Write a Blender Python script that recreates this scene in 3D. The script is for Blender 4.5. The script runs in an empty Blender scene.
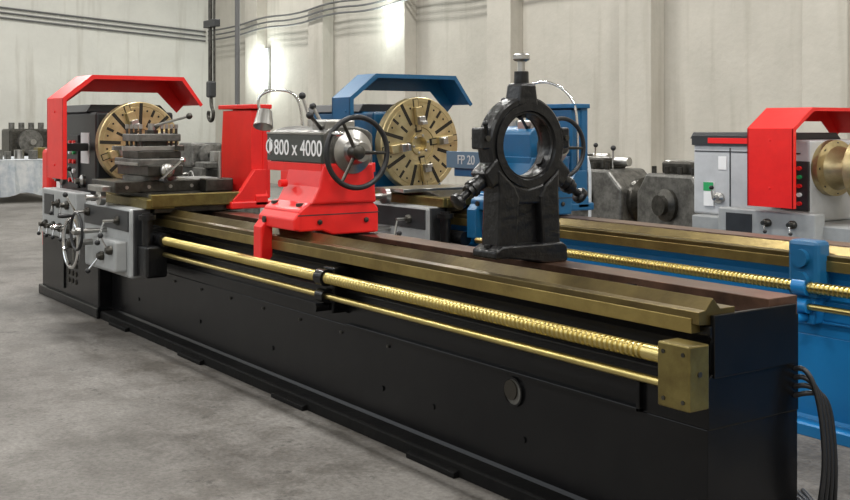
import bpy, math, random, bmesh
from mathutils import Vector, Matrix
random.seed(7)
S = bpy.context.scene
col = S.collection

# ------------------------------------------------------------------ materials
def mat(name, color, metal=0.0, rough=0.5, var=0.0, vscale=6.0, bump=0.0, bscale=60.0, color2=None, coat=0.0, emit=None, estr=0.0, spec=None):
    m = bpy.data.materials.new(name); m.use_nodes = True
    nt = m.node_tree; b = nt.nodes["Principled BSDF"]
    b.inputs["Base Color"].default_value = (*color, 1)
    b.inputs["Metallic"].default_value = metal
    b.inputs["Roughness"].default_value = rough
    if spec is not None: b.inputs["Specular IOR Level"].default_value = spec
    if coat: b.inputs["Coat Weight"].default_value = coat; b.inputs["Coat Roughness"].default_value = 0.15
    if emit:
        b.inputs["Emission Color"].default_value = (*emit, 1); b.inputs["Emission Strength"].default_value = estr
    tc = nt.nodes.new("ShaderNodeTexCoord")
    if var or color2:
        n = nt.nodes.new("ShaderNodeTexNoise"); n.inputs["Scale"].default_value = vscale; n.inputs["Detail"].default_value = 6
        n.inputs["Roughness"].default_value = 0.65
        nt.links.new(tc.outputs["Object"], n.inputs["Vector"])
        r = nt.nodes.new("ShaderNodeValToRGB")
        c2 = color2 if color2 else tuple(max(0, c*(1-var)) for c in color)
        r.color_ramp.elements[0].position = 0.35; r.color_ramp.elements[0].color = (*c2, 1)
        r.color_ramp.elements[1].position = 0.65; r.color_ramp.elements[1].color = (*color, 1)
        nt.links.new(n.outputs["Fac"], r.inputs["Fac"]); nt.links.new(r.outputs["Color"], b.inputs["Base Color"])
    if bump:
        n2 = nt.nodes.new("ShaderNodeTexNoise"); n2.inputs["Scale"].default_value = bscale; n2.inputs["Detail"].default_value = 4
        nt.links.new(tc.outputs["Object"], n2.inputs["Vector"])
        bp = nt.nodes.new("ShaderNodeBump"); bp.inputs["Strength"].default_value = bump; bp.inputs["Distance"].default_value = 0.01
        nt.links.new(n2.outputs["Fac"], bp.inputs["Height"]); nt.links.new(bp.outputs["Normal"], b.inputs["Normal"])
    return m

M = {}
M['black'] = mat("paint_black", (0.0030,0.0030,0.0036), 0, 0.27, bump=0.22, bscale=7, color2=(0.005,0.005,0.0052), spec=0.24)
M['matte'] = mat("paint_black_matte", (0.0030,0.0030,0.0032), 0, 0.6, bump=0.3, bscale=20, color2=(0.006,0.0058,0.0055), spec=0.12)
M['blackrough'] = mat("cast_black", (0.0045,0.0045,0.005), 0, 0.30, bump=0.5, bscale=26, spec=0.42)
M['red'] = mat("paint_red", (0.78,0.018,0.015), 0, 0.35, bump=0.05, bscale=20, color2=(0.69,0.013,0.012))
M['blue'] = mat("paint_blue", (0.008,0.10,0.225), 0, 0.35, bump=0.05, bscale=20, color2=(0.007,0.085,0.19))
M['blue2'] = mat("paint_blue_bright", (0.010,0.17,0.42), 0, 0.35, bump=0.1, bscale=20)
M['grey'] = mat("paint_grey", (0.36,0.37,0.37), 0.1, 0.42, color2=(0.29,0.30,0.30))
M['lgrey'] = mat("paint_light_grey", (0.55,0.56,0.57), 0.1, 0.38, color2=(0.47,0.48,0.49))
M['dgrey'] = mat("paint_dark_grey", (0.030,0.032,0.034), 0.0, 0.4, color2=(0.022,0.023,0.025))
M['brass'] = mat("oiled_brass_faceplate", (0.60,0.50,0.28), 0.8, 0.36, bump=0.08, bscale=80, color2=(0.40,0.31,0.15))
M['screw'] = mat("leadscrew_gold", (0.66,0.54,0.22), 1.0, 0.3, color2=(0.50,0.40,0.14), vscale=3)
M['way'] = mat("oiled_guideway", (0.175,0.130,0.048), 0.85, 0.33, color2=(0.085,0.062,0.026), vscale=3.0, bump=0.10, bscale=40)
M['lip'] = mat("guideway_edge_gold", (0.34,0.26,0.09), 0.85, 0.36, color2=(0.22,0.16,0.055), vscale=5.0, bump=0.10, bscale=40)
M['wayred'] = mat("rusty_guideway", (0.16,0.085,0.055), 0.6, 0.34, color2=(0.05,0.028,0.02), vscale=5)
M['wayblue'] = mat("dark_guideway_top", (0.16,0.10,0.065), 0.6, 0.4, color2=(0.10,0.06,0.045), vscale=5)
M['bracket'] = mat("olive_bronze", (0.23,0.185,0.065), 0.85, 0.36, color2=(0.15,0.115,0.04), vscale=12, bump=0.15, bscale=50)
M['steel'] = mat("machined_steel", (0.52,0.51,0.49), 0.95, 0.3, color2=(0.36,0.35,0.33))
M['dsteel'] = mat("oily_steel", (0.085,0.08,0.07), 0.8, 0.36, color2=(0.035,0.033,0.028), vscale=14, bump=0.1)
M['msteel'] = mat("oily_grey_steel", (0.20,0.195,0.18), 0.7, 0.4, color2=(0.09,0.087,0.08), vscale=14, bump=0.1)
M['chrome'] = mat("chrome", (0.8,0.8,0.8), 1.0, 0.12)
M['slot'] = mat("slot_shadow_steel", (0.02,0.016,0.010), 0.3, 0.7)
M['white'] = mat("label_white", (0.8,0.8,0.8), 0, 0.5)
M['green'] = mat("label_green", (0.02,0.32,0.10), 0, 0.5)
M['redbtn'] = mat("button_red", (0.8,0.02,0.02), 0, 0.3)
M['plate'] = mat("name_plate_grey", (0.055,0.06,0.055), 0.2, 0.45)
M['plateblue'] = mat("name_plate_blue_grey", (0.10,0.17,0.24), 0.2, 0.45)
M['rubber'] = mat("cable_rubber", (0.010,0.010,0.011), 0, 0.45)
M['hoseg'] = mat("conduit_grey", (0.12,0.12,0.12), 0.2, 0.5)
M['cloth'] = mat("cloth_white", (0.60,0.61,0.61), 0, 0.8, color2=(0.38,0.42,0.46))
M['wood'] = mat("wood_crate", (0.45,0.30,0.13), 0, 0.7, color2=(0.30,0.20,0.10))
M['lamp'] = mat("lamp_tube", (1,1,1), 0, 0.5, emit=(0.90,1.0,0.96), estr=16)

# ------------------------------------------------------------------ mesh helpers
def mk(name, verts, faces, m, parent=None, smooth=False, bevel=0.0, seg=2):
    me = bpy.data.meshes.new(name); me.from_pydata([tuple(v) for v in verts], [], faces); me.update()
    bm = bmesh.new(); bm.from_mesh(me); bmesh.ops.recalc_face_normals(bm, faces=bm.faces); bm.to_mesh(me); bm.free()
    if smooth:
        for p in me.polygons: p.use_smooth = True
        try: me.set_sharp_from_angle(angle=math.radians(35))
        except Exception: pass
    me.materials.append(m)
    o = bpy.data.objects.new(name, me); col.objects.link(o)
    if parent: o.parent = parent
    if bevel:
        b = o.modifiers.new("bevel", 'BEVEL'); b.width = bevel; b.segments = seg; b.limit_method = 'ANGLE'; b.angle_limit = math.radians(40)
    return o

BF=[(0,1,3,2),(4,6,7,5),(0,4,5,1),(2,3,7,6),(0,2,6,4),(1,5,7,3)]
QF=[(0,1,2,3),(7,6,5,4),(0,4,5,1),(1,5,6,2),(2,6,7,3),(3,7,4,0)]
def box(name, x0,x1,y0,y1,z0,z1, m, p=None, bevel=0.004):
    v = [(x,y,z) for x in (x0,x1) for y in (y0,y1) for z in (z0,z1)]
    return mk(name, v, BF, m, p, bevel=bevel)

def prismX(name, prof, x0, x1, m, p=None, bevel=0.003, smooth=False):
    n=len(prof); v=[(x0,y,z) for y,z in prof]+[(x1,y,z) for y,z in prof]
    f=[tuple(range(n)), tuple(range(2*n-1,n-1,-1))]+[(i,(i+1)%n,n+(i+1)%n,n+i) for i in range(n)]
    return mk(name, v, f, m, p, bevel=bevel, smooth=smooth)
def prismY(name, prof, y0, y1, m, p=None, bevel=0.003, smooth=False):
    n=len(prof); v=[(x,y0,z) for x,z in prof]+[(x,y1,z) for x,z in prof]
    f=[tuple(range(n)), tuple(range(2*n-1,n-1,-1))]+[(i,(i+1)%n,n+(i+1)%n,n+i) for i in range(n)]
    return mk(name, v, f, m, p, bevel=bevel, smooth=smooth)

def frame(axis):
    a = Vector(axis).normalized()
    u = Vector((0,0,1)) if abs(a.z) < 0.9 else Vector((1,0,0))
    u = (u - a*u.dot(a)).normalized(); w = a.cross(u)
    return a,u,w
def rev(name, prof, c, axis, m, p=None, seg=40, closed=False):
    """prof: list of (radius, t) along axis"""
    a,u,w = frame(axis); c = Vector(c); v=[]; f=[]
    n=len(prof)
    for r,t in prof:
        for i in range(seg):
            an=2*math.pi*i/seg
            v.append(c+a*t+(u*math.cos(an)+w*math.sin(an))*max(r,1e-5))
    rng = n if closed else n-1
    for j in range(rng):
        k=(j+1)%n
        for i in range(seg):
            i2=(i+1)%seg
            f.append((j*seg+i, j*seg+i2, k*seg+i2, k*seg+i))
    if not closed:
        f.append(tuple(range(seg))); f.append(tuple((n-1)*seg+i for i in range(seg)))
    return mk(name, v, f, m, p, smooth=True)
def cyl(name, a, b, r, m, p=None, seg=20, r2=None):
    a=Vector(a); b=Vector(b); L=(b-a).length
    return rev(name, [(r,0),(r if r2 is None else r2,L)], a, b-a, m, p, seg)
def torus(name, c, axis, R, r, m, p=None, seg=44):
    return rev(name, [(R+r*math.cos(t*math.pi/5), r*math.sin(t*math.pi/5)) for t in range(10)], c, axis, m, p, seg, closed=True)
def ball(name, c, r, m, p=None):
    return rev(name, [(r*math.sin(math.pi*i/10), -r*math.cos(math.pi*i/10)) for i in range(11)], c, (0,0,1), m, p, 18)
def tube(name, pts, r, m, p=None, smooth=True):
    cu=bpy.data.curves.new(name,'CURVE'); cu.dimensions='3D'; cu.bevel_depth=r; cu.bevel_resolution=3; cu.use_fill_caps=True
    s=cu.splines.new('NURBS' if smooth else 'POLY'); s.points.add(len(pts)-1)
    for i,q in enumerate(pts): s.points[i].co=(*q,1)
    if smooth: s.order_u=3; s.use_endpoint_u=True; s.resolution_u=8
    cu.materials.append(m)
    o=bpy.data.objects.new(name,cu); col.objects.link(o)
    if p: o.parent=p
    return o
def empty(name, loc=(0,0,0), sc=(1,1,1)):
    e=bpy.data.objects.new(name,None); e.location=loc; e.scale=sc; e.empty_display_size=0.2; col.objects.link(e); return e
def wheel(name, c, axis, R, rr, p, rim, spoke, ns=4, a0=0.4, handle=True, knob=None):
    a,u,w=frame(axis); c=Vector(c)
    torus(name+"_rim", c, axis, R, rr, rim, p)
    rev(name+"_hub", [(0.0,-0.04),(R*0.2,-0.04),(R*0.22,0.0),(R*0.2,0.02),(R*0.1,0.03),(0,0.03)], c, axis, spoke, p, 24)
    for i in range(ns):
        an=a0+2*math.pi*i/ns; d=u*math.cos(an)+w*math.sin(an)
        cyl(name+"_spoke_%d"%(i+1), c+d*R*0.15-a*0.01, c+d*R, rr*0.75, spoke, p, 10, rr*0.6)
    if handle:
        d=u*math.cos(a0+0.5)+w*math.sin(a0+0.5)
        q=c+d*R
        rev(name+"_handle", [(0.006,0),(0.008,0.01),(0.013,0.03),(0.015,0.07),(0.010,0.10),(0.001,0.105)], q, axis, knob or rim, p, 14)
def lever(name, a, b, p, r=0.007, kb=0.018, m=None, km=None):
    cyl(name+"_rod", a, b, r, m or M['chrome'], p, 10)
    ball(name+"_knob", b, kb, km or M['rubber'], p)
def bolt(name, c, axis, r, p, m=None):
    rev(name, [(r,0),(r,r*0.7),(r*0.8,r*0.8),(0,r*0.8)], c, axis, m or M['dsteel'], p, 6)
def text(name, body, loc, size, m, p, rot=(math.pi/2,0,0)):
    cu=bpy.data.curves.new(name,'FONT'); cu.body=body; cu.size=size; cu.extrude=0.001; cu.align_x='CENTER'; cu.align_y='CENTER'
    cu.offset=0.0006
    cu.materials.append(m)
    o=bpy.data.objects.new(name,cu); o.location=loc; o.rotation_euler=rot; col.objects.link(o); o.parent=p; return o

AY, AZ = 2.97, 1.26    # spindle axis

def radial_slab(name, x, dang, r0, r1, w, depth, m, p, off=0.0, bevel=0, w1=None):
    an=math.radians(dang); d=Vector((0,math.cos(an),math.sin(an))); t=Vector((0,-math.sin(an),math.cos(an)))
    w1=w if w1 is None else w1
    c=Vector((x,AY,AZ))+t*off
    top=[c+d*r0-t*w, c+d*r0+t*w, c+d*r1+t*w1, c+d*r1-t*w1]
    return mk(name, top+[q+Vector((-depth,0,0)) for q in top], QF, m, p, bevel=bevel)

def faceplate(p, x, R, rot=0, name="faceplate"):
    rev(name, [(0.055,-0.09),(R*0.55,-0.09),(R*0.6,-0.05),(R-0.006,-0.05),(R,-0.044),(R,0.024),(R-0.006,0.03),(R*0.90,0.03),(R*0.89,0.027),(R*0.88,0.03),(R*0.36,0.03),(R*0.35,0.022),(R*0.24,0.022),(R*0.23,0.036),(R*0.15,0.036),(R*0.14,-0.02),(0.0,-0.02)], (x,AY,AZ), (1,0,0), M['brass'], p, 72)
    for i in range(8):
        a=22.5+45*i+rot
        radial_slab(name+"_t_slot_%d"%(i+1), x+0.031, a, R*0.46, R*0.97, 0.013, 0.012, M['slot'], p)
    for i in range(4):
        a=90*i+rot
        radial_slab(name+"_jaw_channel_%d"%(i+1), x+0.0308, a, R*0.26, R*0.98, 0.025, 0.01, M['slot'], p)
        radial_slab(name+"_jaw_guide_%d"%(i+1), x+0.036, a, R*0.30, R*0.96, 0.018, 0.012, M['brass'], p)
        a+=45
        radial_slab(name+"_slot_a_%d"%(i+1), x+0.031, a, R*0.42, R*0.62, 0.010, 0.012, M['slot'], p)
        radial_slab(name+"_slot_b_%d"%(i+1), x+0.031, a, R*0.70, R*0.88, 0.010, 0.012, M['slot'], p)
    for i in range(4):
        a=90*i+rot
        radial_slab(name+"_jaw_body_%d"%(i+1), x+0.07, a, R*0.42, R*0.80, 0.030, 0.036, M['brass'], p, bevel=0.004)
        radial_slab(name+"_jaw_step_%d"%(i+1), x+0.10, a, R*0.42, R*0.60, 0.028, 0.034, M['steel'], p, bevel=0.004)
        radial_slab(name+"_jaw_tip_%d"%(i+1), x+0.125, a, R*0.42, R*0.50, 0.024, 0.034, M['steel'], p, bevel=0.004)
    for i in range(16):
        a=math.radians(11.25+22.5*i+rot)
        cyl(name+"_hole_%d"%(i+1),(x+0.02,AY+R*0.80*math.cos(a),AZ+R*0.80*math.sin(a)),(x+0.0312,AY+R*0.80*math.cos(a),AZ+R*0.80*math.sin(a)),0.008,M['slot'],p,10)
    for i in range(6):
        a=math.radians(60*i+15)
        bolt(name+"_bolt_%d"%(i+1),(x+0.034,AY+R*0.19*math.cos(a),AZ+R*0.19*math.sin(a)),(1,0,0),0.010,p,M['steel'])

def hood(p, m, xa=-8.56, xb=-8.16, zb=1.0):
    prof=[(2.42,zb),(2.42,1.60),(2.64,1.775),(3.36,1.775),(3.52,1.56)]
    t=0.012
    inner=[(2.42+t,zb),(2.42+t,1.595),(2.645,1.775-t),(3.355,1.775-t),(3.52-t,1.555)]
    full=prof+inner[::-1]
    prismX("splash_hood_shell", full, xa, xb, m, p, bevel=0.002)
    prismX("splash_hood_web", prof+[(3.46,1.50),(3.30,1.66),(2.68,1.66),(2.50,1.53),(2.50,zb)], xa, xa+0.01, m, p, bevel=0.0)
    prismX("splash_hood_lip", prof+[(3.50,1.545),(3.345,1.745),(2.655,1.745),(2.45,1.585),(2.45,zb)], xb-0.01, xb+0.002, m, p, bevel=0.0)
    box("splash_hood_hinge",xa+0.02,xa+0.12,2.43,2.70,1.20,1.26,M['dgrey'],p,0.006)
    for i,z in enumerate((1.1,1.5)):
        bolt("hood_bolt_%d"%i, (xa+0.2,2.42,z),(0,-1,0),0.008,p,m)

def rods(p, x0, x1):
    pitch=0.024
    prof=[(0.020,0.0),(0.020,0.15)]
    t=0.15; L=x1-x0
    while t < L-0.13:
        prof += [(0.0265,t),(0.0265,t+pitch*0.4),(0.020,t+pitch*0.55),(0.020,t+pitch*0.9)]
        t+=pitch
    prof += [(0.0265,t),(0.0265,L)]
    rev("leadscrew", prof, (x0,2.60,0.672), (1,0,0), M['screw'], p, 18)
    cyl("feed_rod", (x0,2.60,0.585),(x1,2.60,0.585),0.015,M['screw'],p,16)

def bed(p, x0, x1, m, mlow, brk=None, topm=None, flange=None):
    topm=topm or M['wayred']; flange=flange or mlow
    prismX("base_flange", [(2.60,0.0),(2.60,0.05),(2.61,0.056),(3.34,0.056),(3.34,0.0)], x0, x1-0.02, flange, p, 0.003)
    prismX("base_body", [(2.69,0.05),(2.70,0.07),(2.70,0.44),(3.15,0.44),(3.15,0.07),(3.16,0.05)], x0, x1-0.004, mlow, p)
    prismX("bed_casting", [(2.70,0.44),(2.70,0.60),(2.74,0.63),(2.74,0.70),(2.705,0.735),(2.705,0.765),(2.88,0.768),(3.00,0.768),(3.15,0.765),(3.15,0.44)], x0, x1, m, p)
    prismX("front_guideway", [(2.668,0.772),(2.668,0.812),(2.70,0.816),(2.735,0.852),(2.77,0.816),(2.84,0.816),(2.84,0.755)], x0, x1-0.012, M['way'], p, bevel=0.002)
    prismX("front_guideway_lip", [(2.664,0.742),(2.664,0.790),(2.71,0.790),(2.71,0.742)], x0, x1-0.04, M['lip'], p, bevel=0.002)
    prismX("rear_guideway", [(3.02,0.755),(3.02,0.822),(3.17,0.822),(3.17,0.755)], x0, x1-0.02, topm, p, bevel=0.002)
    prismX("bed_end_cap", [(2.72,0.60),(2.72,0.80),(3.13,0.80),(3.13,0.60)], x1-0.012, x1+0.006, m, p, 0.003)
    x=x0+0.5; i=1
    while x<x1-0.2:
        prismX("bed_rib_%d"%i, [(2.84,0.76),(2.84,0.80),(3.02,0.80),(3.02,0.76)], x, x+0.05, m, p); x+=0.55; i+=1
    xa,xb=x1-2.2,x1-0.28
    box("panel_rail_top", xa,xb, 2.680,2.71,0.540,0.556, m, p,0.003)
    box("panel_rail_bottom", xa,xb, 2.680,2.71,0.440,0.454, m, p,0.003)
    box("panel_rail_end", xb-0.016,xb, 2.680,2.71,0.44,0.556, m, p,0.003)
    box("panel_rail_long", x0+0.2,xa, 2.686,2.71,0.500,0.510, m, p,0.003)
    rods(p, x0+1.0, x1-0.06)
    box("rod_end_bracket", x1-0.075, x1+0.055, 2.55, 2.64, 0.528, 0.728, M['bracket'], p, 0.005)
    box("rod_bracket_mount", x1-0.07, x1-0.01, 2.63, 2.71, 0.56, 0.71, m, p, 0.005)
    cyl("bracket_dowel",(x1+0.05,2.595,0.64),(x1+0.059,2.595,0.64),0.009,M['dsteel'],p,14)
    for i,(xx,zz) in enumerate(((x1-0.05,0.70),(x1+0.03,0.70),(x1-0.05,0.555),(x1+0.03,0.555))):
        cyl("bracket_bolt_%d"%i, (xx,2.551,zz),(xx,2.547,zz),0.007,M['dsteel'],p,8)
    if brk is not None:
        prismY("rod_hanger_arm", [(brk-0.05,0.50),(brk+0.04,0.50),(brk+0.05,0.56),(brk+0.05,0.72),(brk-0.05,0.72),(brk-0.06,0.56)], 2.625,2.75,m,p,0.008)
        cyl("rod_hanger_ring_a",(brk-0.035,2.60,0.672),(brk+0.035,2.60,0.672),0.040,m,p,20)
        cyl("rod_hanger_ring_b",(brk-0.035,2.60,0.585),(brk+0.035,2.60,0.585),0.032,m,p,20)
        cyl("rod_hanger_pin",(brk,2.62,0.53),(brk,2.55,0.53),0.02,m,p,16)
    for k,xx in enumerate((x0+0.3,x0+1.55,x0+2.8,x0+4.05)):
        prismX("levelling_pad_%d"%k, [(2.572,0.0),(2.572,0.022),(2.60,0.03),(2.66,0.03),(2.66,0.0)], xx, xx+0.34, flange, p)
    for k,xx in enumerate((x0+0.55, x0+1.6, x1-3.0, x1-1.9, x1-1.5,x1-0.9)):
        cyl("base_screw_%d"%k,(xx,2.702,0.20),(xx,2.694,0.20),0.012,mlow,p,12)
    for k in range(7):
        xx=x0+1.2+k*0.42
        cyl("casting_screw_%d"%k,(xx,2.702,0.40),(xx,2.692,0.40),0.008,M['dsteel'],p,8)
    rev("lifting_hole", [(0.058,0.0),(0.058,0.010),(0.050,0.010),(0.050,0.002),(0,0.002)], (x1-0.96,2.70,0.372),(0,-1,0), M['black'], p, 28)
    rev("lifting_hole_light_crescent", [(0.049,0.0),(0.049,0.004),(0,0.004)], (x1-0.96,2.70,0.372),(0,-1,0), M['msteel'], p, 28)  # paler disc; its crescent imitates light showing through the hole
    rev("lifting_hole_dark_disc", [(0.038,0.0),(0.038,0.010),(0,0.010)], (x1-0.972,2.70,0.377),(0,-1,0), M['slot'], p, 24)  # dark offset disc painted as the shaded opening, no real plug

def headstock(p, main, face, low, panel_x=-8.95, brand=False, gear=True, feedm=None):
    box("headstock_cabinet", -9.33, -7.9, 2.60, 3.34, 0.0, 0.80, low, p, 0.012)
    box("cabinet_door", -9.28, -8.70, 2.588, 2.602, 0.12, 0.50, low, p, 0.004)
    for i in range(3):
        for j in range(3):
            cyl("vent_%d_%d"%(i,j),(-8.60+0.09*j,2.602,0.20+0.06*i),(-8.60+0.09*j,2.594,0.20+0.06*i),0.02,M['slot'],p,12)
    box("cabinet_plinth", -9.36, -7.86, 2.575, 3.36, 0.0, 0.08, low, p, 0.01)
    xl = -9.32 if not brand else -9.42
    box("headstock_body", xl, -8.32, 2.72, 3.34, 0.80, 1.50, face, p, 0.02)
    prismX("headstock_top_cover", [(2.70,1.50),(2.74,1.56),(3.30,1.56),(3.36,1.50)], xl-0.02, -8.50, M['dgrey'], p, 0.006)
    rev("spindle_flange", [(0.24,0),(0.24,0.05),(0.19,0.07),(0.14,0.17),(0.14,0.28 if brand else 0.17),(0,0.28 if brand else 0.17)], (-8.32,AY,AZ),(1,0,0),M['brass'],p,44)
    for i in range(8):
        an=i*math.pi/4
        bolt("spindle_flange_bolt_%d"%i,(-8.27,AY+0.21*math.cos(an),AZ+0.21*math.sin(an)),(1,0,0),0.014,p)
    if gear: box("gear_cover", -9.50, -9.32, 2.64, 3.34, 0.36, 1.20, main, p, 0.03)
    box("feed_gearbox", -8.98, -8.12, 2.50, 2.62, 0.54, 0.90, feedm or M['grey'], p, 0.012)
    box("feed_gearbox_plate", -8.90, -8.66, 2.494, 2.501, 0.70, 0.86, M['dgrey'], p, 0.001)
    for i,(x,z) in enumerate(((-8.85,0.62),(-8.65,0.62),(-8.48,0.62),(-8.52,0.80),(-8.30,0.80),(-8.28,0.62))):
        rev("feed_knob_%d"%i, [(0.035,0),(0.035,0.02),(0.02,0.03),(0.018,0.06),(0,0.06)], (x,2.50,z),(0,-1,0),M['dsteel'],p,20)
        lever("feed_lever_%d"%i,(x,2.45,z),(x+0.03,2.43,z-0.07),p,0.006,0.015)
    px=panel_x
    box("control_panel", px, px+0.24, 2.70, 2.722, 0.90, 1.32, M['dgrey'], p, 0.004)
    for i in range(5):
        for j in range(2):
            cyl("control_button_%d_%d"%(i,j),(px+0.07+j*0.10,2.70,0.96+i*0.075),(px+0.07+j*0.10,2.680,0.96+i*0.075),0.018,[M['redbtn'],M['green'],M['redbtn'],M['white']][(i+j*2)%4],p,14)
    box("speed_chart_plate", -8.70+0.03, -8.48, 2.713, 2.722, 1.10, 1.34, M['white'] if not brand else face, p, 0.001)
    for i,x in enumerate((-9.15,-8.62)):
        rev("speed_selector_%d"%i,[(0.05,0),(0.05,0.02),(0.025,0.035),(0.02,0.07),(0,0.07)],(x,2.72,0.96),(0,-1,0),M['steel'],p,24)
        lever("speed_lever_%d"%i,(x,2.64,0.96),(x+0.02,2.60,1.06),p,0.009,0.02)
    box("inspection_label", -9.30,-9.20,2.705,2.721,0.88,1.10,M['white'],p,0.001)
    box("inspection_label_band", -9.30,-9.20,2.702,2.706,1.02,1.10,M['green'],p,0)
    if brand:
        box("brand_strip", -9.42,-8.58,2.700,2.722,1.44,1.53,M['dgrey'],p,0.002)
        box("brand_mark", -9.25,-8.75,2.696,2.702,1.46,1.51,M['redbtn'],p,0.001)
        box("panel_seam_a", -9.05,-9.04,2.716,2.722,0.85,1.42,M['dgrey'],p,0)
        box("panel_seam_b", -9.40,-8.4,2.716,2.722,1.38,1.39,M['dgrey'],p,0)
        box("data_plate", -9.16,-9.08,2.714,2.722,1.22,1.34,M['white'],p,0.001)

def carriage(p, dx, main, post=True):
    X=lambda v: v+dx
    prismY("saddle", [(X(-7.72),0.83),(X(-7.72),0.90),(X(-7.5),0.955),(X(-7.0),0.955),(X(-6.80),0.91),(X(-6.80),0.83)], 2.60, 3.22, M['dsteel'], p, 0.006)
    box("saddle_wing_front", X(-7.72),X(-6.75),2.53,2.72,0.862,0.925,M['bracket'],p,0.006)
    box("saddle_wiper", X(-6.80),X(-6.745),2.56,3.18,0.872,0.955 if post else 0.92,M['bracket'],p,0.006)
    if post:
        box("cross_slide", X(-7.50),X(-7.03),2.42,3.24,0.955,1.03,M['dsteel'],p,0.006)
        box("cross_slide_way_cover", X(-7.40),X(-7.11),2.36,2.50,0.96,1.00,M['steel'],p,0.006)
        for i in range(5): cyl("cross_slide_gib_screw_%d"%i,(X(-7.03),2.5+0.15*i,0.99),(X(-7.022),2.5+0.15*i,0.99),0.012,M['steel'],p,10)
        cyl("swivel_base",(X(-7.25),2.74,1.03),(X(-7.25),2.74,1.06),0.18,M['msteel'],p,36)
        box("compound_slide", X(-7.56),X(-6.96),2.62,2.86,1.06,1.135,M['dsteel'],p,0.008)
        box("compound_slide_top", X(-7.50),X(-7.02),2.58,2.90,1.125,1.175,M['msteel'],p,0.006)
        box("compound_way_strip", X(-7.48),X(-7.04),2.574,2.59,1.13,1.15,M['steel'],p,0.002)
        box("tool_post", X(-7.40),X(-7.09),2.60,2.90,1.175,1.225,M['dsteel'],p,0.006)
        box("tool_post_core", X(-7.33),X(-7.16),2.67,2.83,1.22,1.29,M['dsteel'],p,0.004)
        box("tool_post_top", X(-7.40),X(-7.09),2.60,2.90,1.29,1.34,M['msteel'],p,0.006)
        for i in range(4):
            for j in range(2):
                x=X(-7.375+i*0.087); y=2.625+j*0.25
                cyl("clamp_screw_%d_%d"%(i,j),(x,y,1.23),(x,y,1.38),0.010,M['dsteel'],p,8)
                box("clamp_screw_head_%d_%d"%(i,j),x-0.010,x+0.010,y-0.010,y+0.010,1.375,1.405,M['steel'],p,0.001)
        cyl("tool_post_stud",(X(-7.245),2.75,1.34),(X(-7.245),2.75,1.41),0.024,M['steel'],p,18)
        cyl("tool_post_nut",(X(-7.245),2.75,1.34),(X(-7.245),2.75,1.365),0.045,M['dsteel'],p,6)
        lever("tool_post_lever",(X(-7.245),2.75,1.39),(X(-7.02),2.93,1.46),p,0.009,0.022,M['steel'],M['dsteel'])
        box("cutting_tool",X(-7.38),X(-7.35),2.52,3.02,1.228,1.258,M['steel'],p,0.002)
        box("cutting_tool_b",X(-7.13),X(-7.10),2.50,2.90,1.228,1.258,M['steel'],p,0.002)
        box("cutting_tool_c",X(-7.44),X(-7.00),2.86,2.888,1.228,1.258,M['dsteel'],p,0.002)
        cyl("compound_spindle",(X(-6.98),2.74,1.10),(X(-6.88),2.74,1.10),0.02,M['steel'],p,16)
        rev("compound_dial",[(0.045,0),(0.045,0.03),(0.03,0.04),(0,0.04)],(X(-6.95),2.74,1.10),(1,0,0),M['steel'],p,24)
        cyl("compound_crank",(X(-6.87),2.67,1.04),(X(-6.87),2.82,1.17),0.009,M['chrome'],p,10)
        ball("compound_crank_ball",(X(-6.87),2.82,1.17),0.02,M['chrome'],p)
        cyl("compound_crank_handle",(X(-6.87),2.67,1.04),(X(-6.79),2.67,1.04),0.012,M['rubber'],p,12)
        box("follow_rest_base",X(-7.02),X(-6.90),3.00,3.20,0.95,1.04,M['dsteel'],p,0.01)
        cyl("coolant_pipe",(X(-6.95),3.12,1.03),(X(-6.95),3.12,1.22),0.014,M['steel'],p,12)
    else:
        box("cross_slide_cover", X(-7.44),X(-7.08),2.44,3.1,0.945,0.97,M['steel'],p,0.004)
    box("apron", X(-7.72),X(-6.80),2.44,2.58,0.42,0.865,M['grey'],p,0.02)
    box("apron_top_panel", X(-7.70),X(-6.82),2.432,2.445,0.72,0.85,M['dgrey'],p,0.003)
    box("apron_chest", X(-7.30),X(-6.86),2.36,2.45,0.46,0.66,M['grey'],p,0.015)
    box("apron_end_cover", X(-6.81),X(-6.785),2.46,2.57,0.44,0.86,M['dgrey'],p,0.004)
    box("apron_side_valve", X(-6.80),X(-6.62),2.48,2.62,0.44,0.64,M['blackrough'],p,0.015)
    cyl("oil_pump",(X(-6.71),2.52,0.64),(X(-6.71),2.52,0.84),0.035,M['blackrough'],p,20)
    cyl("oil_pump_cap",(X(-6.71),2.52,0.80),(X(-6.71),2.52,0.83),0.055,M['blackrough'],p,20)
    cyl("apron_rod_boss",(X(-6.80),2.60,0.672),(X(-6.60),2.60,0.672),0.045,M['blackrough'],p,20)
    cyl("apron_rod_boss_low",(X(-6.80),2.60,0.585),(X(-6.64),2.60,0.585),0.030,M['blackrough'],p,20)
    cyl("traverse_shaft",(X(-7.50),2.44,0.60),(X(-7.50),2.27,0.60),0.022,M['steel'],p,16)
    wheel("traverse_handwheel",(X(-7.50),2.28,0.60),(0,-1,0),0.165,0.012,p,M['chrome'],M['dsteel'],4)
    cyl("cross_feed_shaft",(X(-7.25),2.42,0.92),(X(-7.25),2.30,0.92),0.018,M['steel'],p,16)
    rev("cross_feed_dial",[(0.055,0),(0.055,0.035),(0.03,0.04),(0,0.04)],(X(-7.25),2.42,0.92),(0,-1,0),M['steel'],p,28)
    wheel("cross_feed_handwheel",(X(-7.25),2.24,0.70),(0,-1,0),0.12,0.010,p,M['rubber'],M['steel'],4,0.1)
    cyl("cross_feed_handwheel_shaft",(X(-7.25),2.44,0.70),(X(-7.25),2.25,0.70),0.016,M['steel'],p,12)
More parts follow.
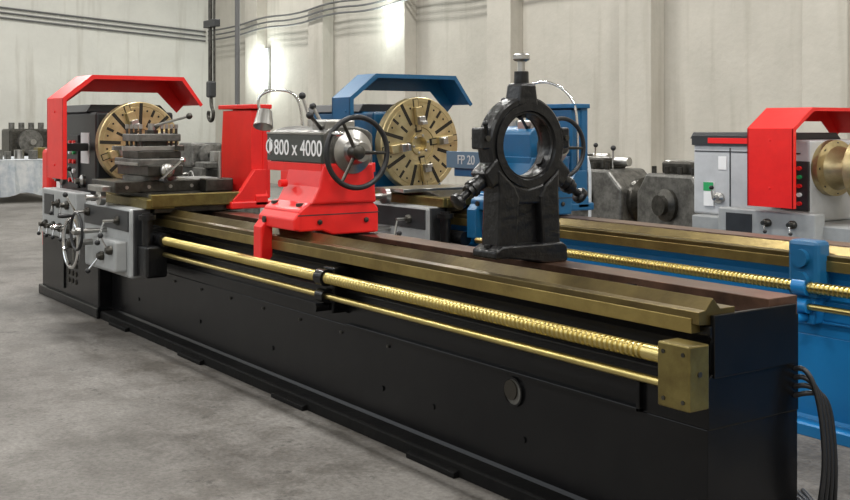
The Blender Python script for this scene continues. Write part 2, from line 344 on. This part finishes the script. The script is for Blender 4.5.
    for i,(x,z,u,v) in enumerate(((-7.0,0.78,0.05,-0.13),(-6.92,0.60,0.03,0.10),(-7.08,0.55,-0.06,-0.10),(-7.6,0.80,-0.03,0.12))):
        rev("apron_boss_%d"%i,[(0.03,0),(0.03,0.02),(0.018,0.04),(0,0.04)],(X(x),2.44 if i in(0,3) else 2.36,z),(0,-1,0),M['dsteel'],p,20)
        lever("apron_lever_%d"%i,(X(x),2.34,z),(X(x)+u,2.28,z+v),p,0.007,0.018)
        cyl("apron_lever_shaft_%d"%i,(X(x),2.44,z),(X(x),2.33,z),0.01,M['steel'],p,10)

def guard(p, dx, main):
    X=lambda v: v+dx
    box("rear_guard_panel", X(-7.27),X(-6.78),3.36,3.42,0.90,1.54,main,p,0.01)
    prismY("rear_guard_web",[(X(-7.50),0.86),(X(-6.72),0.86),(X(-6.72),0.92),(X(-6.79),1.02),(X(-6.79),1.50),(X(-7.25),1.50),(X(-7.30),1.02),(X(-7.50),0.90)],3.28,3.37,main,p)
    prismX("rear_guard_gusset",[(3.12,0.86),(3.12,0.90),(3.18,0.96),(3.28,1.10),(3.36,1.10),(3.36,0.86)],X(-6.78),X(-6.73),main,p)
    box("rear_guard_foot", X(-7.50),X(-6.72),3.10,3.42,0.84,0.89,main,p,0.01)
    box("rear_guard_cap", X(-7.29),X(-6.76),3.26,3.42,1.51,1.54,main,p,0.005)

def work_lamp(p, pts, head, hd):
    tube("lamp_gooseneck", pts, 0.009, M['chrome'], p)
    rev("lamp_head", [(0.02,-0.07),(0.045,-0.06),(0.055,0.0),(0.062,0.045),(0.056,0.045),(0.03,0.0),(0,0.0)], head, hd, M['steel'], p, 28)

# ------------------------------------------------------------------ tailstock
def tailstock(p, main, label, lsize=0.118, platem=None, low=False):
    x1=-4.96; x0=-5.36
    prismX("tailstock_base",[(2.66,0.855),(2.66,0.96),(2.72,1.00),(3.10,1.00),(3.14,0.96),(3.14,0.83),(2.86,0.83),(2.80,0.855)],x0,x1,main,p,0.01)
    prismX("tailstock_mid",[(2.72,0.99),(2.77,1.08),(2.80,1.20),(3.10,1.20),(3.11,1.08),(3.12,0.99)],x0+0.03,x1+0.015,main,p,0.012)
    prismX("tailstock_front_shoe",[(2.60,0.68),(2.60,0.86),(2.65,0.92),(2.67,0.92),(2.67,0.70),(2.65,0.68)],x0-0.0,x0+0.09,main,p,0.006)
    prismX("tailstock_front_skirt",[(2.63,0.862),(2.63,0.92),(2.68,0.97),(2.68,0.862)],x0,x1,main,p,0.008)
    box("tailstock_parting_line",x0-0.002,x1+0.002,2.655,3.145,0.935,0.94,M['dgrey'],p,0)
    prof=[(2.80,1.17),(2.80,1.34)]+[(2.955-0.155*math.cos(a),1.34+0.055*math.sin(a)) for a in [math.pi*i/10 for i in range(1,10)]]+[(3.11,1.34),(3.11,1.17)]
    prismX("tailstock_barrel_housing", prof, -5.56 if not low else -5.36, -4.97, M['msteel'] if main==M['red'] else main, p, 0.008)
    prismX("tailstock_barrel_side", [(2.79,1.150),(2.79,1.20),(3.12,1.20),(3.12,1.150)], -5.57 if not low else -5.36,-4.96, main, p)
    prismX("tailstock_barrel_bracket", [(2.79,1.06),(2.79,1.16),(3.10,1.16),(3.10,1.06)], -5.42,-5.0, main, p,0.01)
    if not low:
        box("name_plate_board", -5.56,-4.95,2.782,2.80,1.205,1.35,platem or M['plate'],p,0.002)
        text("name_plate_text", label, (-5.255,2.7805,1.274), lsize, M['white'], p)
        box("plate_edge_top",-5.56,-4.95,2.778,2.80,1.35,1.362,M['steel'],p,0.001)
    else:
        box("name_plate_board", -5.72,-5.20,2.70,2.72,1.115,1.225,platem,p,0.002)
        box("name_plate_arm", -5.66,-5.20,2.72,2.80,1.06,1.12,main,p,0.004)
        text("name_plate_text", label, (-5.50,2.6985,1.168), 0.085, M['lgrey'], p)
    rev("barrel_end_flange",[(0.115,0),(0.115,0.03),(0.07,0.05),(0.05,0.12),(0,0.12)],(-4.97,AY,AZ),(1,0,0),M['steel'],p,36)
    cyl("quill",(-5.56,AY,AZ),(-5.66,AY,AZ),0.06,M['steel'],p,28)
    if low: cyl("quill_extension",(-5.36,AY,AZ),(-5.56,AY,AZ),0.06,M['steel'],p,28)
    cyl("live_centre",(-5.66,AY,AZ),(-5.78,AY,AZ),0.04,M['steel'],p,24,0.002)
    wheel("tailstock_handwheel",(-4.80,AY-0.06,AZ),(1,0,0),0.18,0.014,p,M['rubber'],M['dsteel'],3,0.5,True,M['chrome'])
    lever("quill_lock",(-5.30,2.93,1.38),(-5.33,2.88,1.56),p,0.009,0.02,M['steel'])
    lever("quill_lock_b",(-5.12,2.90,1.38),(-5.14,2.84,1.50),p,0.009,0.018,M['steel'])
    lever("tailstock_lock",(-5.05,2.84,1.38),(-4.99,2.74,1.45),p,0.010,0.02,M['dsteel'])
    cyl("lock_boss",(-5.30,2.93,1.36),(-5.30,2.93,1.43),0.03,M['steel'],p,20)
    box("top_casting",-5.15,-5.0,2.84,3.02,1.36,1.43,M['steel'],p,0.012)
    for i,(x,y) in enumerate(((-5.3,2.70),(-5.02,2.70))):
        bolt("tailstock_bolt_%d"%i,(x,y,0.98),(0,0,1),0.022,p)
    cyl("side_boss",(-5.25,2.74,1.09),(-5.25,2.70,1.09),0.02,main,p,16)
    cyl("side_shaft",(-5.28,2.665,0.90),(-5.28,2.62,0.90),0.018,M['dsteel'],p,12)
    for i,y in enumerate((2.78,3.06)):
        bolt("end_bolt_%d"%i,(-4.96,y,0.90),(1,0,0),0.014,p)

# ------------------------------------------------------------------ steady rest
def steady(p, m):
    x0,x1=-3.63,-3.51; xc=-3.57; cz=1.315
    ri,ro=0.133,0.204
    rev("steady_ring",[(ri,-0.045),(ro-0.01,-0.045),(ro,-0.035),(ro,0.035),(ro-0.01,0.045),(ri,0.045)],(xc,AY,cz),(1,0,0),m,p,56,closed=True)
    rev("steady_ring_flange",[(ri-0.006,-0.02),(ri+0.012,-0.055),(ro-0.035,-0.055),(ro-0.03,0.055),(ri+0.012,0.055),(ri-0.006,0.02)],(xc,AY,cz),(1,0,0),m,p,56,closed=True)
    prismX("leg_front",[(AY-0.170,0.89),(AY-0.16,1.12),(AY-0.165,1.22),(AY-0.08,1.15),(AY-0.055,1.10),(AY-0.07,0.89)],x0,x1,m,p,0.012)
    prismX("leg_rear",[(AY+0.170,0.89),(AY+0.16,1.12),(AY+0.165,1.22),(AY+0.08,1.15),(AY+0.055,1.10),(AY+0.07,0.89)],x0,x1,m,p,0.012)
    prismX("leg_web",[(AY-0.1,0.89),(AY-0.1,1.12),(AY+0.1,1.12),(AY+0.1,0.89)],xc-0.02,xc+0.02,m,p,0.005)
    prismX("neck",[(AY-0.13,1.07),(AY-0.12,1.165),(AY,1.135),(AY+0.12,1.165),(AY+0.13,1.07)],x0+0.01,x1-0.01,m,p,0.01)
    prismX("foot",[(AY-0.20,0.853),(AY-0.20,0.885),(AY-0.165,0.905),(AY+0.165,0.905),(AY+0.19,0.885),(AY+0.19,0.823),(AY+0.07,0.823),(AY-0.13,0.853)],x0-0.02,x1+0.02,m,p,0.008)
    for i,yy in enumerate((-0.18,0.175)):
        bolt("foot_bolt_%d"%i,(xc,AY+yy,0.895),(0,0,1),0.016,p,m)
    for k,(ang,L) in enumerate(((90,0.31),(214,0.34),(326,0.34))):
        a=math.radians(ang); d=Vector((0,math.cos(a),math.sin(a))); c=Vector((xc,AY,cz))
        t=Vector((0,-d.z,d.y))
        s0,s1=(0.056,0.040); q0=c+d*0.16; q1=c+d*0.26
        vs=[]
        for q,s in ((q0,s0),(q1,s1)):
            for ex,et in ((-1,-1),(-1,1),(1,1),(1,-1)):
                vs.append(q+Vector((0.050*ex,0,0))+t*s*et)
        mk("jaw_boss_%d"%k, vs, QF, m, p, bevel=0.012)
        cyl("jaw_sleeve_%d"%k, c+d*0.20, c+d*L, 0.035, m, p, 24, 0.030)
        if k: rev("jaw_collar_%d"%k,[(0.028,0),(0.037,0.004),(0.037,0.018),(0.028,0.022)],c+d*(L-0.04),d,m,p,24)
        cyl("jaw_%d"%k, c+d*0.115, c+d*0.18, 0.022, m, p, 16)
        cyl("jaw_screw_%d"%k, c+d*L, c+d*(L+0.060), 0.016, M['steel'] if k==0 else m, p, 14)
        rev("jaw_knob_%d"%k, [(0.012,0),(0.028,0.004),(0.036,0.012),(0.036,0.028),(0.026,0.036),(0.0,0.038)], c+d*(L+0.040), d, M['steel'] if k==0 else m, p, 24)
    for i,(yy,zz) in enumerate(((-0.214,0.03),(0.214,0.03))):
        box("hinge_lug_%d"%i,xc-0.04,xc+0.04,AY+yy-0.022,AY+yy+0.022,cz+zz-0.045,cz+zz+0.045,m,p,0.008)
        cyl("hinge_pin_%d"%i,(xc-0.05,AY+yy,cz+zz),(xc+0.05,AY+yy,cz+zz),0.012,M['dsteel'],p,12)
    lever("clamp_lever",(xc+0.03,AY-0.2,cz+0.02),(xc+0.05,AY-0.23,cz+0.09),p,0.008,0.013,m,m)

# ================================================================== LATHE 1 (black / red)
L1=empty("engine_lathe")
headstock(L1, M['red'], M['dgrey'], M['black'])
hood(L1, M['red'])
faceplate(L1, -8.10, 0.315, 20)
bed(L1, -7.90, -2.33, M['black'], M['black'], brk=-4.60, flange=M['matte'])
carriage(L1, 0.0, M['red'])
guard(L1, 0.0, M['red'])
box("lamp_mount",-6.08,-5.96,3.15,3.28,0.74,0.86,M['blackrough'],L1,0.008)
work_lamp(L1, [(-6.02,3.25,0.84),(-6.02,3.25,1.2),(-6.01,3.25,1.50),(-6.04,3.20,1.61),(-6.12,3.09,1.62),(-6.17,3.01,1.57),(-6.16,3.03,1.50)], (-6.14,3.05,1.43),(0.35,-0.3,-1))
T1=empty("lathe_tailstock"); tailstock(T1, M['red'], "\u03a6800 x 4000")
SR=empty("steady_rest"); steady(SR, M['blackrough'])

# ================================================================== LATHE 2 (blue)
L2=empty("engine_lathe.001",(1.38,1.63,0))
headstock(L2, M['blue'], M['blue'], M['blue2'], gear=False)
hood(L2, M['blue'], xa=-8.42)
faceplate(L2, -8.10, 0.345, 8)
bed(L2, -7.90, -1.26, M['blue2'], M['blue2'], brk=-4.49, topm=M['wayblue'])
box("rod_hanger_upper",-4.57,-4.41,2.60,2.70,0.62,0.88,M['blue'],L2,0.02)
for i in range(2): cyl("hanger_boss_%d"%i,(-4.49,2.60,0.70+0.1*i),(-4.49,2.575,0.70+0.1*i),0.04,M['blue'],L2,20)
carriage(L2, -0.42, M['blue'], post=False)
guard(L2, 0.02, M['blue'])
tube("coolant_hose",[(-6.74,3.30,0.88),(-6.72,3.30,1.4),(-6.76,3.28,1.60),(-6.92,3.2,1.70),(-7.07,3.12,1.66),(-7.10,3.10,1.56)],0.009,M['chrome'],L2)
T2=empty("lathe_tailstock.001",(-0.27,1.63,0)); tailstock(T2, M['blue'], "FP 20", platem=M['plateblue'], low=True)

# ================================================================== LATHE 3 (red hood, grey)
L3=empty("engine_lathe.002",(3.35,4.13,0),(1,1,0.86))
headstock(L3, M['red'], M['lgrey'], M['grey'], panel_x=-8.56, brand=True, gear=False)
hood(L3, M['red'], xa=-8.64,xb=-8.24,zb=0.94)
faceplate(L3, -7.96, 0.32)
bed(L3, -7.90, -3.3, M['grey'], M['grey'])

# ================================================================== room
def wallmat(name, base, dark, stain=(0.26,0.23,0.18)):
    m=bpy.data.materials.new(name); m.use_nodes=True; nt=m.node_tree; b=nt.nodes["Principled BSDF"]; b.inputs["Roughness"].default_value=0.85
    tc=nt.nodes.new("ShaderNodeTexCoord")
    n=nt.nodes.new("ShaderNodeTexNoise"); n.inputs["Scale"].default_value=0.5; n.inputs["Detail"].default_value=8; n.inputs["Roughness"].default_value=0.7
    nt.links.new(tc.outputs["Object"],n.inputs["Vector"])
    r=nt.nodes.new("ShaderNodeValToRGB"); r.color_ramp.elements[0].position=0.3; r.color_ramp.elements[0].color=(*dark,1); r.color_ramp.elements[1].position=0.65; r.color_ramp.elements[1].color=(*base,1)
    nt.links.new(n.outputs["Fac"],r.inputs["Fac"])
    mp=nt.nodes.new("ShaderNodeMapping"); mp.inputs["Scale"].default_value=(3,3,0.25)
    nt.links.new(tc.outputs["Object"],mp.inputs["Vector"])
    n2=nt.nodes.new("ShaderNodeTexNoise"); n2.inputs["Scale"].default_value=1.5; n2.inputs["Detail"].default_value=6
    nt.links.new(mp.outputs["Vector"],n2.inputs["Vector"])
    r2=nt.nodes.new("ShaderNodeValToRGB"); r2.color_ramp.elements[0].position=0.54; r2.color_ramp.elements[0].color=(0,0,0,1); r2.color_ramp.elements[1].position=0.78; r2.color_ramp.elements[1].color=(0.5,0.5,0.5,1)
    nt.links.new(n2.outputs["Fac"],r2.inputs["Fac"])
    mx=nt.nodes.new("ShaderNodeMix"); mx.data_type='RGBA'
    nt.links.new(r2.outputs["Color"],mx.inputs["Factor"]); nt.links.new(r.outputs["Color"],mx.inputs[6]); mx.inputs[7].default_value=(*stain,1)
    nt.links.new(mx.outputs[2],b.inputs["Base Color"])
    n3=nt.nodes.new("ShaderNodeTexNoise"); n3.inputs["Scale"].default_value=12; n3.inputs["Detail"].default_value=6
    nt.links.new(tc.outputs["Object"],n3.inputs["Vector"])
    bp=nt.nodes.new("ShaderNodeBump"); bp.inputs["Strength"].default_value=0.25; bp.inputs["Distance"].default_value=0.02
    nt.links.new(n3.outputs["Fac"],bp.inputs["Height"]); nt.links.new(bp.outputs["Normal"],b.inputs["Normal"])
    return m
WM=wallmat("plaster_wall",(0.52,0.49,0.43),(0.40,0.38,0.33))
WM2=wallmat("plaster_end_wall",(0.60,0.59,0.54),(0.50,0.49,0.45))

def floormat():
    m=bpy.data.materials.new("concrete_floor"); m.use_nodes=True; nt=m.node_tree; b=nt.nodes["Principled BSDF"]
    tc=nt.nodes.new("ShaderNodeTexCoord")
    def noise(sc,det,ro,e0,e1,c0,c1):
        n=nt.nodes.new("ShaderNodeTexNoise"); n.inputs["Scale"].default_value=sc; n.inputs["Detail"].default_value=det; n.inputs["Roughness"].default_value=ro
        nt.links.new(tc.outputs["Object"],n.inputs["Vector"])
        r=nt.nodes.new("ShaderNodeValToRGB"); r.color_ramp.elements[0].position=e0; r.color_ramp.elements[1].position=e1
        r.color_ramp.elements[0].color=(*c0,1); r.color_ramp.elements[1].color=(*c1,1)
        nt.links.new(n.outputs["Fac"],r.inputs["Fac"]); return n,r
    n1,r1=noise(0.9,10,0.72,0.38,0.62,(0.110,0.100,0.089),(0.205,0.193,0.177))
    n2,r2=noise(2.4,9,0.8,0.42,0.52,(0.60,0.58,0.55),(1,1,1))
    n3,r3=noise(5.5,9,0.8,0.37,0.42,(0.35,0.34,0.33),(1,1,1))
    n5,r5=noise(45,3,0.7,0.35,0.60,(0.66,0.65,0.64),(1,1,1))
    n6,r6=noise(14,6,0.85,0.60,0.68,(1,1,1),(1.5,1.48,1.45))
    prev=r1.outputs["Color"]
    for rr_,fac in ((r2,0.9),(r3,0.8),(r5,1.0),(r6,1.0)):
        m1=nt.nodes.new("ShaderNodeMix"); m1.data_type='RGBA'; m1.blend_type='MULTIPLY'; m1.inputs["Factor"].default_value=fac
        nt.links.new(prev,m1.inputs[6]); nt.links.new(rr_.outputs["Color"],m1.inputs[7]); prev=m1.outputs[2]
    nt.links.new(prev,b.inputs["Base Color"])
    rr=nt.nodes.new("ShaderNodeMapRange"); rr.inputs["To Min"].default_value=0.35; rr.inputs["To Max"].default_value=0.85
    nt.links.new(n2.outputs["Fac"],rr.inputs["Value"]); nt.links.new(rr.outputs["Result"],b.inputs["Roughness"])
    n4,_=noise(40,4,0.6,0,1,(0,0,0),(1,1,1))
    bp=nt.nodes.new("ShaderNodeBump"); bp.inputs["Strength"].default_value=0.2; bp.inputs["Distance"].default_value=0.01
    nt.links.new(n4.outputs["Fac"],bp.inputs["Height"]); nt.links.new(bp.outputs["Normal"],b.inputs["Normal"])
    return m
FM=floormat()
XL=-27.0; YB=12.0; XR=9.0; YF=-8.0; HC=8.0
box("floor", XL-0.3,XR+0.3,YF-0.3,YB+0.3,-0.1,0.0,FM,None,0)
box("wall_back", XL-0.3,XR,YB,YB+0.3,0,HC,WM,None,0)
box("wall_left", XL-0.3,XL,YF,YB,0,HC,WM2,None,0)
box("wall_right", XR,XR+0.3,YF,YB+0.3,0,HC,WM,None,0)
box("wall_front", XL-0.3,XR+0.3,YF-0.3,YF,0,3.6,WM,None,0)   # unseen wall, cut low to let sky light in from high
box("ceiling", XL-0.3,XR+0.3,YF-0.3,YB+0.3,HC,HC+0.2,WM2,None,0)
i=1
for k in range(-5,11):
    xx=-8.3-3.2*k+3.2
    if xx<XL+0.5 or xx>XR-0.5: continue
    box("trim_%d"%i, xx-0.32,xx+0.32,YB-0.28,YB,0,HC,WM,None,0.01); i+=1
def wlamp(x,z,h):
    e=empty("wall_lamp",(x,YB-0.02,z))
    box("backplate",-0.12,0.12,-0.06,0,-h/2-0.05,h/2+0.05,M['grey'],e,0.01)
    cyl("tube",(0,-0.12,-h/2),(0,-0.12,h/2),0.06,M['lamp'],e,14)
    l=bpy.data.lights.new("wall_lamp_light",'POINT'); l.energy=100; l.shadow_soft_size=0.25; l.color=(0.90,1,0.96)
    o=bpy.data.objects.new("bulb",l); o.parent=e; o.location=(0,-0.40,0); col.objects.link(o)
wlamp(-23.9,2.75,0.9); wlamp(-18.15,3.5,1.1)

for j in range(3):
    w=empty("wall_cable"); dz=j*0.12
    tube("run_end_wall",[(XL+0.05,2.0,4.25+dz),(XL+0.05,6,3.95+dz),(XL+0.05,11.7,3.60+dz)],0.022,M['hoseg'],w)
    pts=[(XL+0.3,YB-0.33,3.60+dz)]
    x=XL+0.3
    for q in range(10):
        pts += [(x+1.6,YB-0.33,3.58+dz+0.05*q),(x+3.2,YB-0.33,3.72+dz+0.06*q)]; x+=3.2
    tube("run_back_wall",pts,0.022,M['hoseg'],w)
c=empty("wall_conduit"); cyl("pipe",(-21.6,YB-0.05,0),(-21.6,YB-0.05,HC),0.05,WM2,c,12)
for z in (1.2,2.8,4.4): box("clip",-21.68,-21.52,YB-0.1,YB,z,z+0.05,M['hoseg'],c,0)

for X in (-22,-14,-7,0,5):
    for Y in (-3,3.5,9):
        e=empty("ceiling_fill_lamp",(X,Y,HC-0.9))  # unseen fixtures, added to light the hall from overhead
        box("housing",-0.9,0.9,-0.25,0.25,0.0,0.12,M['grey'],e,0.01)
        cyl("hanger_a",(-0.7,0,0.12),(-0.7,0,0.9),0.01,M['steel'],e,8)
        cyl("hanger_b",(0.7,0,0.12),(0.7,0,0.9),0.01,M['steel'],e,8)
        l=bpy.data.lights.new("ceiling_fill_light",'AREA'); l.shape='RECTANGLE'; l.size=1.8; l.size_y=0.5; l.energy=275; l.color=(1.0,0.985,0.95)
        o=bpy.data.objects.new("light",l); o.parent=e; o.location=(0,0,-0.01); col.objects.link(o)

# jib crane with hook
h=empty("jib_crane",(-16.85,7.4,0))
cyl("column_base",(-1.0,0.95,0),(-1.0,0.95,0.05),0.2,M['dgrey'],h,24)
cyl("column",(-1.0,0.95,0),(-1.0,0.95,5.2),0.045,M['hoseg'],h,20)
tube("boom",[(-1.0,0.95,5.1),(0.6,-0.6,5.1)],0.07,M['dgrey'],h,False)
tube("hoist_cable",[(0,0,5.1),(0,0,2.1)],0.035,M['dsteel'],h,False)
tube("hoist_cable_b",[(0.09,0.03,5.1),(0.09,0.03,2.1)],0.02,M['dsteel'],h,False)
box("festoon_bracket",-0.18,0.28,-0.05,0.05,3.0,3.12,M['dgrey'],h,0.01)
box("hook_block",-0.06,0.12,-0.06,0.06,1.85,2.12,M['dgrey'],h,0.03)
tube("hook",[(0.03,0,1.87),(0.03,0,1.72),(0.13,0,1.62),(0.1,0,1.48),(-0.02,0,1.46),(-0.1,0,1.56),(-0.06,0,1.62)],0.03,M['dsteel'],h)

# workbenches with cloth and parts
def bench(name,loc,L,cm):
    wb=empty(name,loc)
    box("top",-1.6,0.9,-L,L,0.70,0.76,M['wood'],wb,0.005)
    for a in (-1.5,0.8):
        for b_ in (-L+0.1,L-0.1): box("leg",a-0.04,a+0.04,b_-0.04,b_+0.04,0,0.70,M['dgrey'],wb,0)
    n=24; v=[];f=[]
    for k in range(n+1):
        y=-L+2*L*k/n; xx=0.93+0.05*math.sin(k*1.9)+0.02*math.sin(k*4.1)
        v+= [(0.92,y,0.765),(xx,y,0.14+0.04*math.sin(k*0.9))]
    for k in range(n): f.append((2*k,2*k+1,2*k+3,2*k+2))
    mk("cloth_drape",v,f,cm,wb)
    box("cloth_top",-1.5,0.93,-L,L,0.76,0.77,cm,wb,0)
    for k in range(12):
        y=-L+0.15+k*(2*L-0.3)/12; hh=random.uniform(0.08,0.26); xx=random.uniform(0.0,0.5)
        if k%3==2: cyl("part_%d"%k,(xx,y+0.08,0.77),(xx,y+0.08,0.77+hh),0.09,random.choice([M['msteel'],M['steel']]),wb,18)
        else: box("part_%d"%k,xx,xx+random.uniform(0.15,0.4),y,y+random.uniform(0.08,0.2),0.77,0.77+hh,random.choice([M['wood'],M['msteel'],M['bracket'],M['dsteel']]),wb,0.01)
    return wb
bench("workbench",(-21.4,5.0,0),1.3,M['cloth'])
bench("workbench.001",(-20.3,2.4,0),1.0,M['cloth'])
eg=empty("gearbox_assembly",(-23.9,6.3,0))
box("stand",-0.35,0.35,-0.4,0.4,0,0.75,M['dgrey'],eg,0.02)
box("case",-0.35,0.35,-0.4,0.4,0.75,1.32,M['dsteel'],eg,0.05)
cyl("flange",(0.35,0,1.05),(0.47,0,1.05),0.25,M['msteel'],eg,24)
cyl("shaft",(0.47,0,1.05),(0.65,0,1.05),0.06,M['steel'],eg,16)
for k in range(4): cyl("port_%d"%k,(0.1,-0.3+0.2*k,1.3),(0.1,-0.3+0.2*k,1.45),0.06,M['msteel'],eg,14)
sr=empty("storage_rack",(-25.6,8.6,0))
for y in (-1.2,1.2):
    for x in (-0.4,0.4): box("post",x-0.03,x+0.03,y-0.03,y+0.03,0,1.3,M['hoseg'],sr,0)
for z in (0.25,0.75,1.25):
    box("shelf",-0.42,0.42,-1.22,1.22,z,z+0.03,M['grey'],sr,0)
    if z<1.2:
        for k in range(6): box("crate",-0.3,0.3,-1.1+0.38*k,-0.8+0.38*k,z+0.03,z+0.03+random.uniform(0.2,0.36),random.choice([M['wood'],M['msteel'],M['grey'],M['dgrey']]),sr,0.01)

def small_machine(name, loc, rot, m, sc=1.0):
    e=empty(name,loc,(sc,sc,sc)); e.rotation_euler=(0,0,rot)
    box("base_left",-0.9,-0.3,-0.3,0.3,0,0.6,m,e,0.02)
    box("base_right",0.5,0.9,-0.3,0.3,0,0.6,m,e,0.02)
    box("bed",-0.9,1.0,-0.2,0.2,0.6,0.74,M['dsteel'],e,0.01)
    box("headstock",-0.9,-0.35,-0.26,0.26,0.74,1.12,m,e,0.04)
    rev("chuck",[(0.17,0),(0.17,0.11),(0.05,0.13),(0.045,0.0),(0,0)],(-0.35,0,0.93),(1,0,0),M['msteel'],e,30)
    box("carriage",-0.1,0.25,-0.32,0.28,0.74,0.84,M['msteel'],e,0.02)
    box("tool_post",0.0,0.16,-0.12,0.06,0.84,1.0,M['steel'],e,0.01)
    box("apron",-0.1,0.25,-0.36,-0.28,0.42,0.76,m,e,0.02)
    wheel("handwheel",(0.0,-0.42,0.6),(0,-1,0),0.1,0.012,e,M['steel'],M['dsteel'],3)
    box("tailstock",0.6,0.85,-0.14,0.14,0.74,1.05,m,e,0.03)
    wheel("tailstock_wheel",(0.95,0,0.95),(1,0,0),0.09,0.01,e,M['steel'],M['dsteel'],3)
    return e
small_machine("bench_lathe",(-15.7,7.0,0),0.0,M['msteel'])
# row of headstock castings on pallets behind the blue lathe
def casting(name, loc, rot):
    e=empty(name,loc); e.rotation_euler=(0,0,rot)
    box("pallet",-0.7,0.7,-0.45,0.45,0,0.12,M['wood'],e,0.005)
    prismY("case",[(-0.55,0.12),(-0.55,0.72),(-0.40,0.92),(0.30,0.92),(0.50,0.72),(0.50,0.12)],-0.32,0.32,M['msteel'],e,0.03)
    rev("bearing_housing",[(0.24,0),(0.24,0.06),(0.17,0.10),(0.17,0.16),(0.09,0.16),(0.085,0.02),(0,0.02)],(0.50,0,0.60),(1,0,0),M['dsteel'],e,30)
    rev("front_cover",[(0.16,0),(0.16,0.04),(0.10,0.07),(0.10,0.12),(0,0.12)],(-0.05,-0.32,0.62),(0,-1,0),M['dsteel'],e,28)
    for i in range(6):
        a=i*math.pi/3; bolt("cover_bolt_%d"%i,(-0.05+0.13*math.cos(a),-0.36,0.62+0.13*math.sin(a)),(0,-1,0),0.014,e)
    for i in range(3): cyl("shaft_bore_%d"%i,(-0.38+0.3*i,-0.30,0.34),(-0.38+0.3*i,-0.36,0.34),0.07,M['dsteel'],e,20)
    box("top_block",-0.3,0.15,-0.2,0.2,0.92,1.04,M['dsteel'],e,0.02)
    cyl("top_shaft",(-0.45,0,1.0),(0.35,0,1.0),0.05,M['steel'],e,16)
    lever("shift_lever",(0.2,-0.1,0.92),(0.25,-0.15,1.15),e,0.012,0.03)
    for i in range(4): cyl("top_bolt_%d"%i,(-0.35+0.2*i,-0.25,0.9),(-0.35+0.2*i,-0.25,0.99),0.025,M['dsteel'],e,8)
    return e
casting("headstock_casting",(-8.9,8.6,0),0.1)
casting("headstock_casting.001",(-7.35,8.35,0),-0.15)
casting("headstock_casting.002",(-10.3,9.6,0),0.3)
hs=empty("hose_reel_stand",(-8.25,7.45,0))
tube("hose",[(0,0,0.05),(0.02,0,0.8),(0.05,0,1.05),(0.14,0.06,1.18),(0.22,0.1,1.05),(0.24,0.1,0.8),(0.22,0.1,0.05)],0.015,M['cloth'],hs)
box("stand_foot",-0.12,0.35,-0.12,0.2,0,0.06,M['dgrey'],hs,0.01)

cb=empty("power_cable")
for j in range(4):
    o=0.03*j
    tube("strand_%d"%j,[(-2.33,3.13,0.58-o),(-2.29,3.13,0.60-o),(-2.25,3.15+o*0.6,0.50),(-2.23,3.16+o*0.6,0.28),(-2.25,3.14+o,0.10),(-2.30,3.3,0.02),(-2.6,3.45+o,0.02)],0.009,M['rubber'],cb)

# ------------------------------------------------------------------ world, camera
w=bpy.data.worlds.new("World"); S.world=w; w.use_nodes=True
bg=w.node_tree.nodes["Background"]; bg.inputs[0].default_value=(0.88,0.94,1.0,1); bg.inputs[1].default_value=1.7
cam=bpy.data.cameras.new("camera"); co=bpy.data.objects.new("camera",cam); col.objects.link(co)
co.location=(0,0,1.4); co.rotation_euler=(math.pi/2,0,math.radians(55.25))
cam.sensor_width=36; cam.lens=1100*36/850; cam.shift_y=-125/850; cam.clip_end=200
S.camera=co
S.view_settings.view_transform='Standard'
S.view_settings.exposure=0.0
